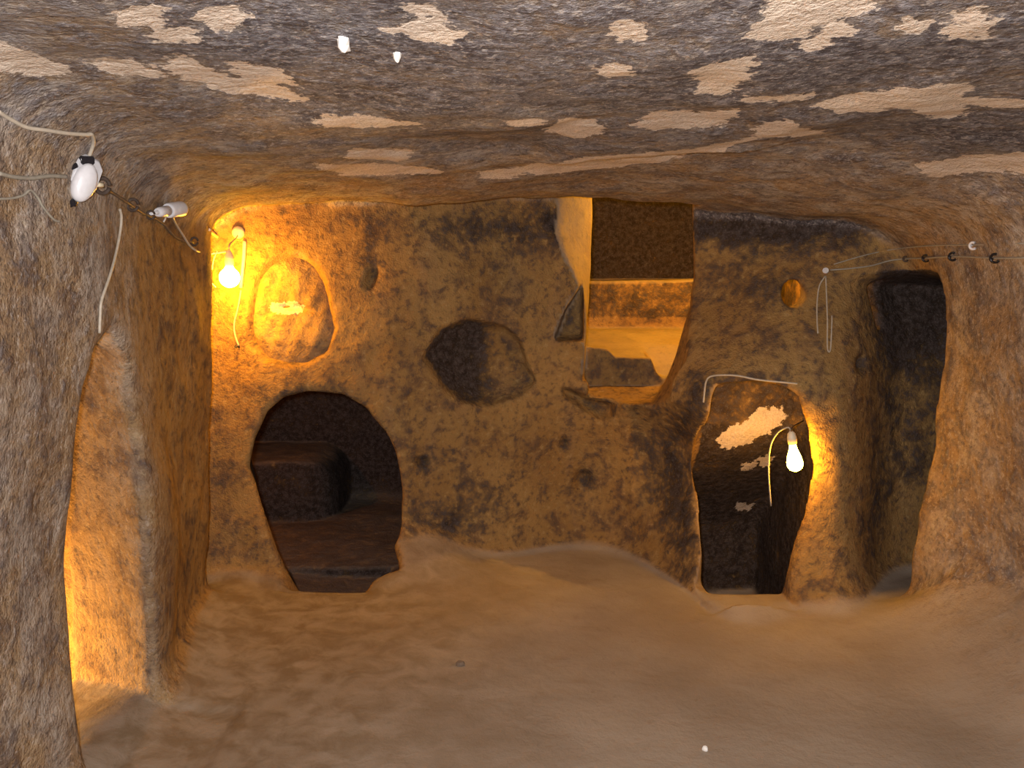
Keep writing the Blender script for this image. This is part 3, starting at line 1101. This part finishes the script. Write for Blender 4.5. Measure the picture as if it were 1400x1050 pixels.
# white connector with its wire
cp, cn = hit(230, 290)
con = thing('cable_connector', tuple(cp), 'white plastic cable connector jutting from the left wall', 'connector')
A = toward(206, 292, 0.03)
Bp = toward(249, 285, 0.10)
ax = Bp - A
fr = frame(A, ax)
Ls = ax.length
dm = (cp - Vector((0, 0, HC))).length / FPX
MB().lathe([(2 * dm, 0), (2.2 * dm, 0.18 * Ls), (3.2 * dm, 0.22 * Ls)], fr, 14).build('tip', M['white'], con)
MB().lathe([(4.6 * dm, 0.2 * Ls), (6 * dm, 0.28 * Ls), (6.5 * dm, 0.55 * Ls)], fr, 16).build('sleeve', M['white'], con)
MB().lathe([(8 * dm, 0.52 * Ls), (9 * dm, 0.56 * Ls), (9.4 * dm, 0.95 * Ls), (8.6 * dm, 1.0 * Ls)], fr, 18).build('cap', M['white'], con)
MB().tube(spline([fr @ Vector((0, 0, 0.6 * Ls)), toward(240, 305, 0.03), hit(247, 322, 0.012)[0], hit(256, 336, 0.012)[0], hit(268, 344, 0.01)[0], depth_at(284, 347, bp.y - 0.05), a0]), 0.0042).build('wire', M['pale'], con)
MB().tube(spline([fr @ Vector((0, 0, 0.45 * Ls)), toward(226, 299, 0.02), hit(220, 306, 0.004)[0]]), 0.003).build('wire', M['white'], con)

am, an_ = hit(292, 320)
tag(MB().tube([toward(286, 314, 0.012), toward(292, 320, 0.02), toward(298, 325, 0.02)], [0.006, 0.008, 0.005], 8).build('cable_clip', M['amber']),
    'small amber clip on the rock edge up left of the corner bulb', 'clip')

# ------------------------------------------------------------------ wires on the right
tag(MB().tube(run([(963, 550), (964, 540), (966, 524), (972, 516), (990, 514), (1010, 515), (1035, 518), (1060, 521), (1090, 525)], 0.0042, 5, 0.004), 0.0042).build('electric_wire', M['pale']),
    'pale wire bent around the top left corner of the low doorway', 'wire')
tag(MB().tube(run([(1128, 378), (1120, 392), (1117, 415), (1117, 440), (1118, 456)], 0.0032, 5), 0.0032).build('electric_wire', M['pale']),
    'thin wire hanging left of the looped wire beside the peep hole', 'wire')
tag(MB().tube(run([(1129, 378), (1130, 410), (1131, 440), (1131, 476), (1135, 478), (1137, 442), (1137, 432)], 0.0032, 5), 0.0032).build('electric_wire', M['pale']),
    'thin wire ending in a narrow loop right of the peep hole', 'wire')
hk, hn = hit(1129, 374)
tag(MB().lathe([(0.006, -0.01), (0.006, 0.02), (0.014, 0.024), (0.014, 0.034)], frame(hk, hn), 10).build('wall_hook', M['white']),
    'small white wall hook from which the thin wires hang', 'hook')
tag(MB().tube(run([(1135, 370), (1160, 368), (1190, 364), (1215, 357), (1240, 353), (1268, 352), (1305, 350), (1363, 352), (1406, 352)], 0.0035, 5, 0.003), 0.0035).build('electric_wire', M['grey']),
    'lower grey wire held by dark clips along the right wall', 'wire')
tag(MB().tube(run([(1140, 362), (1180, 350), (1220, 341), (1270, 335), (1333, 334), (1406, 332)], 0.0028, 5, 0.003), 0.0028).build('electric_wire', M['grey']),
    'upper thin grey wire above the dark clips on the right wall', 'wire')
RG = 'dark cable clips on the right wall'
clip(1363, 352, 5, 'cable_clip', 'dark wire clip on the right wall nearest the right picture edge', 'clip', M['black'], 0.9, RG, 0.3, 0.32)
clip(1305, 350, 4.5, 'cable_clip', 'dark wire clip second from the right picture edge', 'clip', M['black'], 0.9, RG, 0.2, 0.32)
clip(1268, 352, 4, 'cable_clip', 'dark wire clip above the upper end of the dark corner slot', 'clip', M['black'], 0.9, RG, 0.2, 0.3)
clip(1240, 353, 3, 'cable_clip', 'smallest dark wire clip, leftmost on the right wall wire', 'clip', M['iron'], 0.8, RG, 0.2, 0.35)
clip(1333, 335, 4, 'cable_clip', 'white wire clip above the row of dark clips', 'clip', M['white'], 0.9, None, 0.1, 0.4)

# ------------------------------------------------------------------ stones and chips
def stone_plug():
    P = pix_poly(OVAL)
    c = P.mean(0)
    P2 = []
    n = len(P)
    for i in range(n):                      # smooth the outline
        for k in range(4):
            t = k / 4
            a, b, cc, d = P[i - 1], P[i], P[(i + 1) % n], P[(i + 2) % n]
            P2.append(0.5 * (2 * b + (cc - a) * t + (2 * a - 5 * b + 4 * cc - d) * t * t + (3 * b - a - 3 * cc + d) * t ** 3))
    P2 = np.array(P2)
    rings = 22
    V, F = [], []
    m = len(P2)
    r0 = np.random.default_rng(3)
    ph = r0.uniform(0, 6.28, (10, 3)); fr_ = r0.normal(0, 1, (10, 2)) * 26

    def wob(x, z):
        return sum(math.sin(fr_[i, 0] * x + fr_[i, 1] * z + ph[i, 0]) for i in range(10)) / 10
    def groove(x, z):
        gz = c[1] - 0.02 + 0.05 * math.cos((x - c[0]) * 9) - 0.02
        return math.exp(-((z - gz) / 0.014) ** 2) * (1 if abs(x - c[0] + .02) < .13 else 0.3)
    for i in range(rings + 1):
        s = i / rings
        for k in range(m):
            x, z = c + (P2[k] - c) * 0.985 * s
            base = float(yb_fn(x, z))
            dep = 0.055 - 0.043 * (1 - s ** 8) - 0.040 * wob(x, z) * (1 - s ** 6) + 0.026 * groove(x, z) * (1 - s ** 4)
            if z > c[1] - 0.03:
                dep += 0.006
            V.append((x, base + dep, z))
    for i in range(rings):
        for k in range(m):
            k2 = (k + 1) % m
            F.append((i * m + k, (i + 1) * m + k, (i + 1) * m + k2, i * m + k2))
    nb = len(V)
    for k in range(m):
        x, z = c + (P2[k] - c) * 0.985
        V.append((x, float(yb_fn(x, z)) + 0.13, z))
    for k in range(m):
        k2 = (k + 1) % m
        F.append((rings * m + k, nb + k, nb + k2, rings * m + k2))
    F.append(tuple(nb + k for k in range(m)))
    b = MB(); b.add(V, F)
    o = b.build('stone_plug', M['rock'])
    me = o.data
    co = np.empty(len(me.vertices) * 3, f32); me.vertices.foreach_get('co', co)
    co = co.reshape(-1, 3) + np.array(o.location)
    pale = onback(390, 421)
    fl_ = np.clip(0.8 - np.sqrt(((co[:, 0] - pale[0]) / 0.075) ** 2 + ((co[:, 2] - pale[2]) / 0.03) ** 2), -1, 1)
    for an, av in (('soot_shade', np.full(len(co), 0.14)), ('flake', fl_), ('dust_lit', np.full(len(co), 0.0)), ('grey_lift', np.full(len(co), 0.15))):
        at = me.attributes.new(an, 'FLOAT', 'POINT'); at.data.foreach_set('value', av.astype(f32))
    return o


tag(stone_plug(), 'oval lumpy stone plugging an opening right of the corner bulb', 'stone')


def chip_stone(px, py, w_px, h_px, name, label, cat, mat, seed, group=None):
    p, n = hit(px, py)
    d = (p - Vector((0, 0, HC))).length / FPX
    r = random.Random(seed)
    v = (Vector((0, 0, HC)) - p).normalized()
    fr_ = frame(p + n * 0.002, (n + v * 0.4).normalized())
    V, F = [], []
    # radii in the surface: stretch along the line of sight to allow for the slant
    for ring, (k, h) in enumerate(((1.0, -0.006), (0.95, 0.006), (0.55, 0.014))):
        for j in range(9):
            a = 2 * math.pi * j / 9
            q = r.uniform(0.8, 1.15)
            V.append(fr_ @ Vector((w_px * d * math.cos(a) * k * q, h_px * d * math.sin(a) * k * q, h)))
    for i in range(2):
        for j in range(9):
            j2 = (j + 1) % 9
            F.append((i * 9 + j, i * 9 + j2, (i + 1) * 9 + j2, (i + 1) * 9 + j))
    F.append(tuple(18 + j for j in range(9))); F.append(tuple(range(8, -1, -1)))
    return tag(MB().add(V, F).build(name, mat, None, False), label, cat, group)


chip_stone(470, 56, 9, 18, 'plaster_chip', 'larger white plaster chip stuck to the sooty ceiling', 'chip', M['chip'], 1, 'white chips on the ceiling')
chip_stone(543, 73, 5, 8, 'plaster_chip', 'smaller white plaster chip right of the larger ceiling chip', 'chip', M['chip'], 2, 'white chips on the ceiling')
chip_stone(964, 1026, 4, 2.5, 'stone_chip', 'tiny white stone chip on the near floor', 'chip', M['chip'], 3)
chip_stone(629, 909, 7, 5, 'pebble', 'small dark pebble in the middle of the dusty floor', 'pebble', simple('dark_stone', (0.14, 0.10, 0.07), 0.9, 0, 0.2), 4)
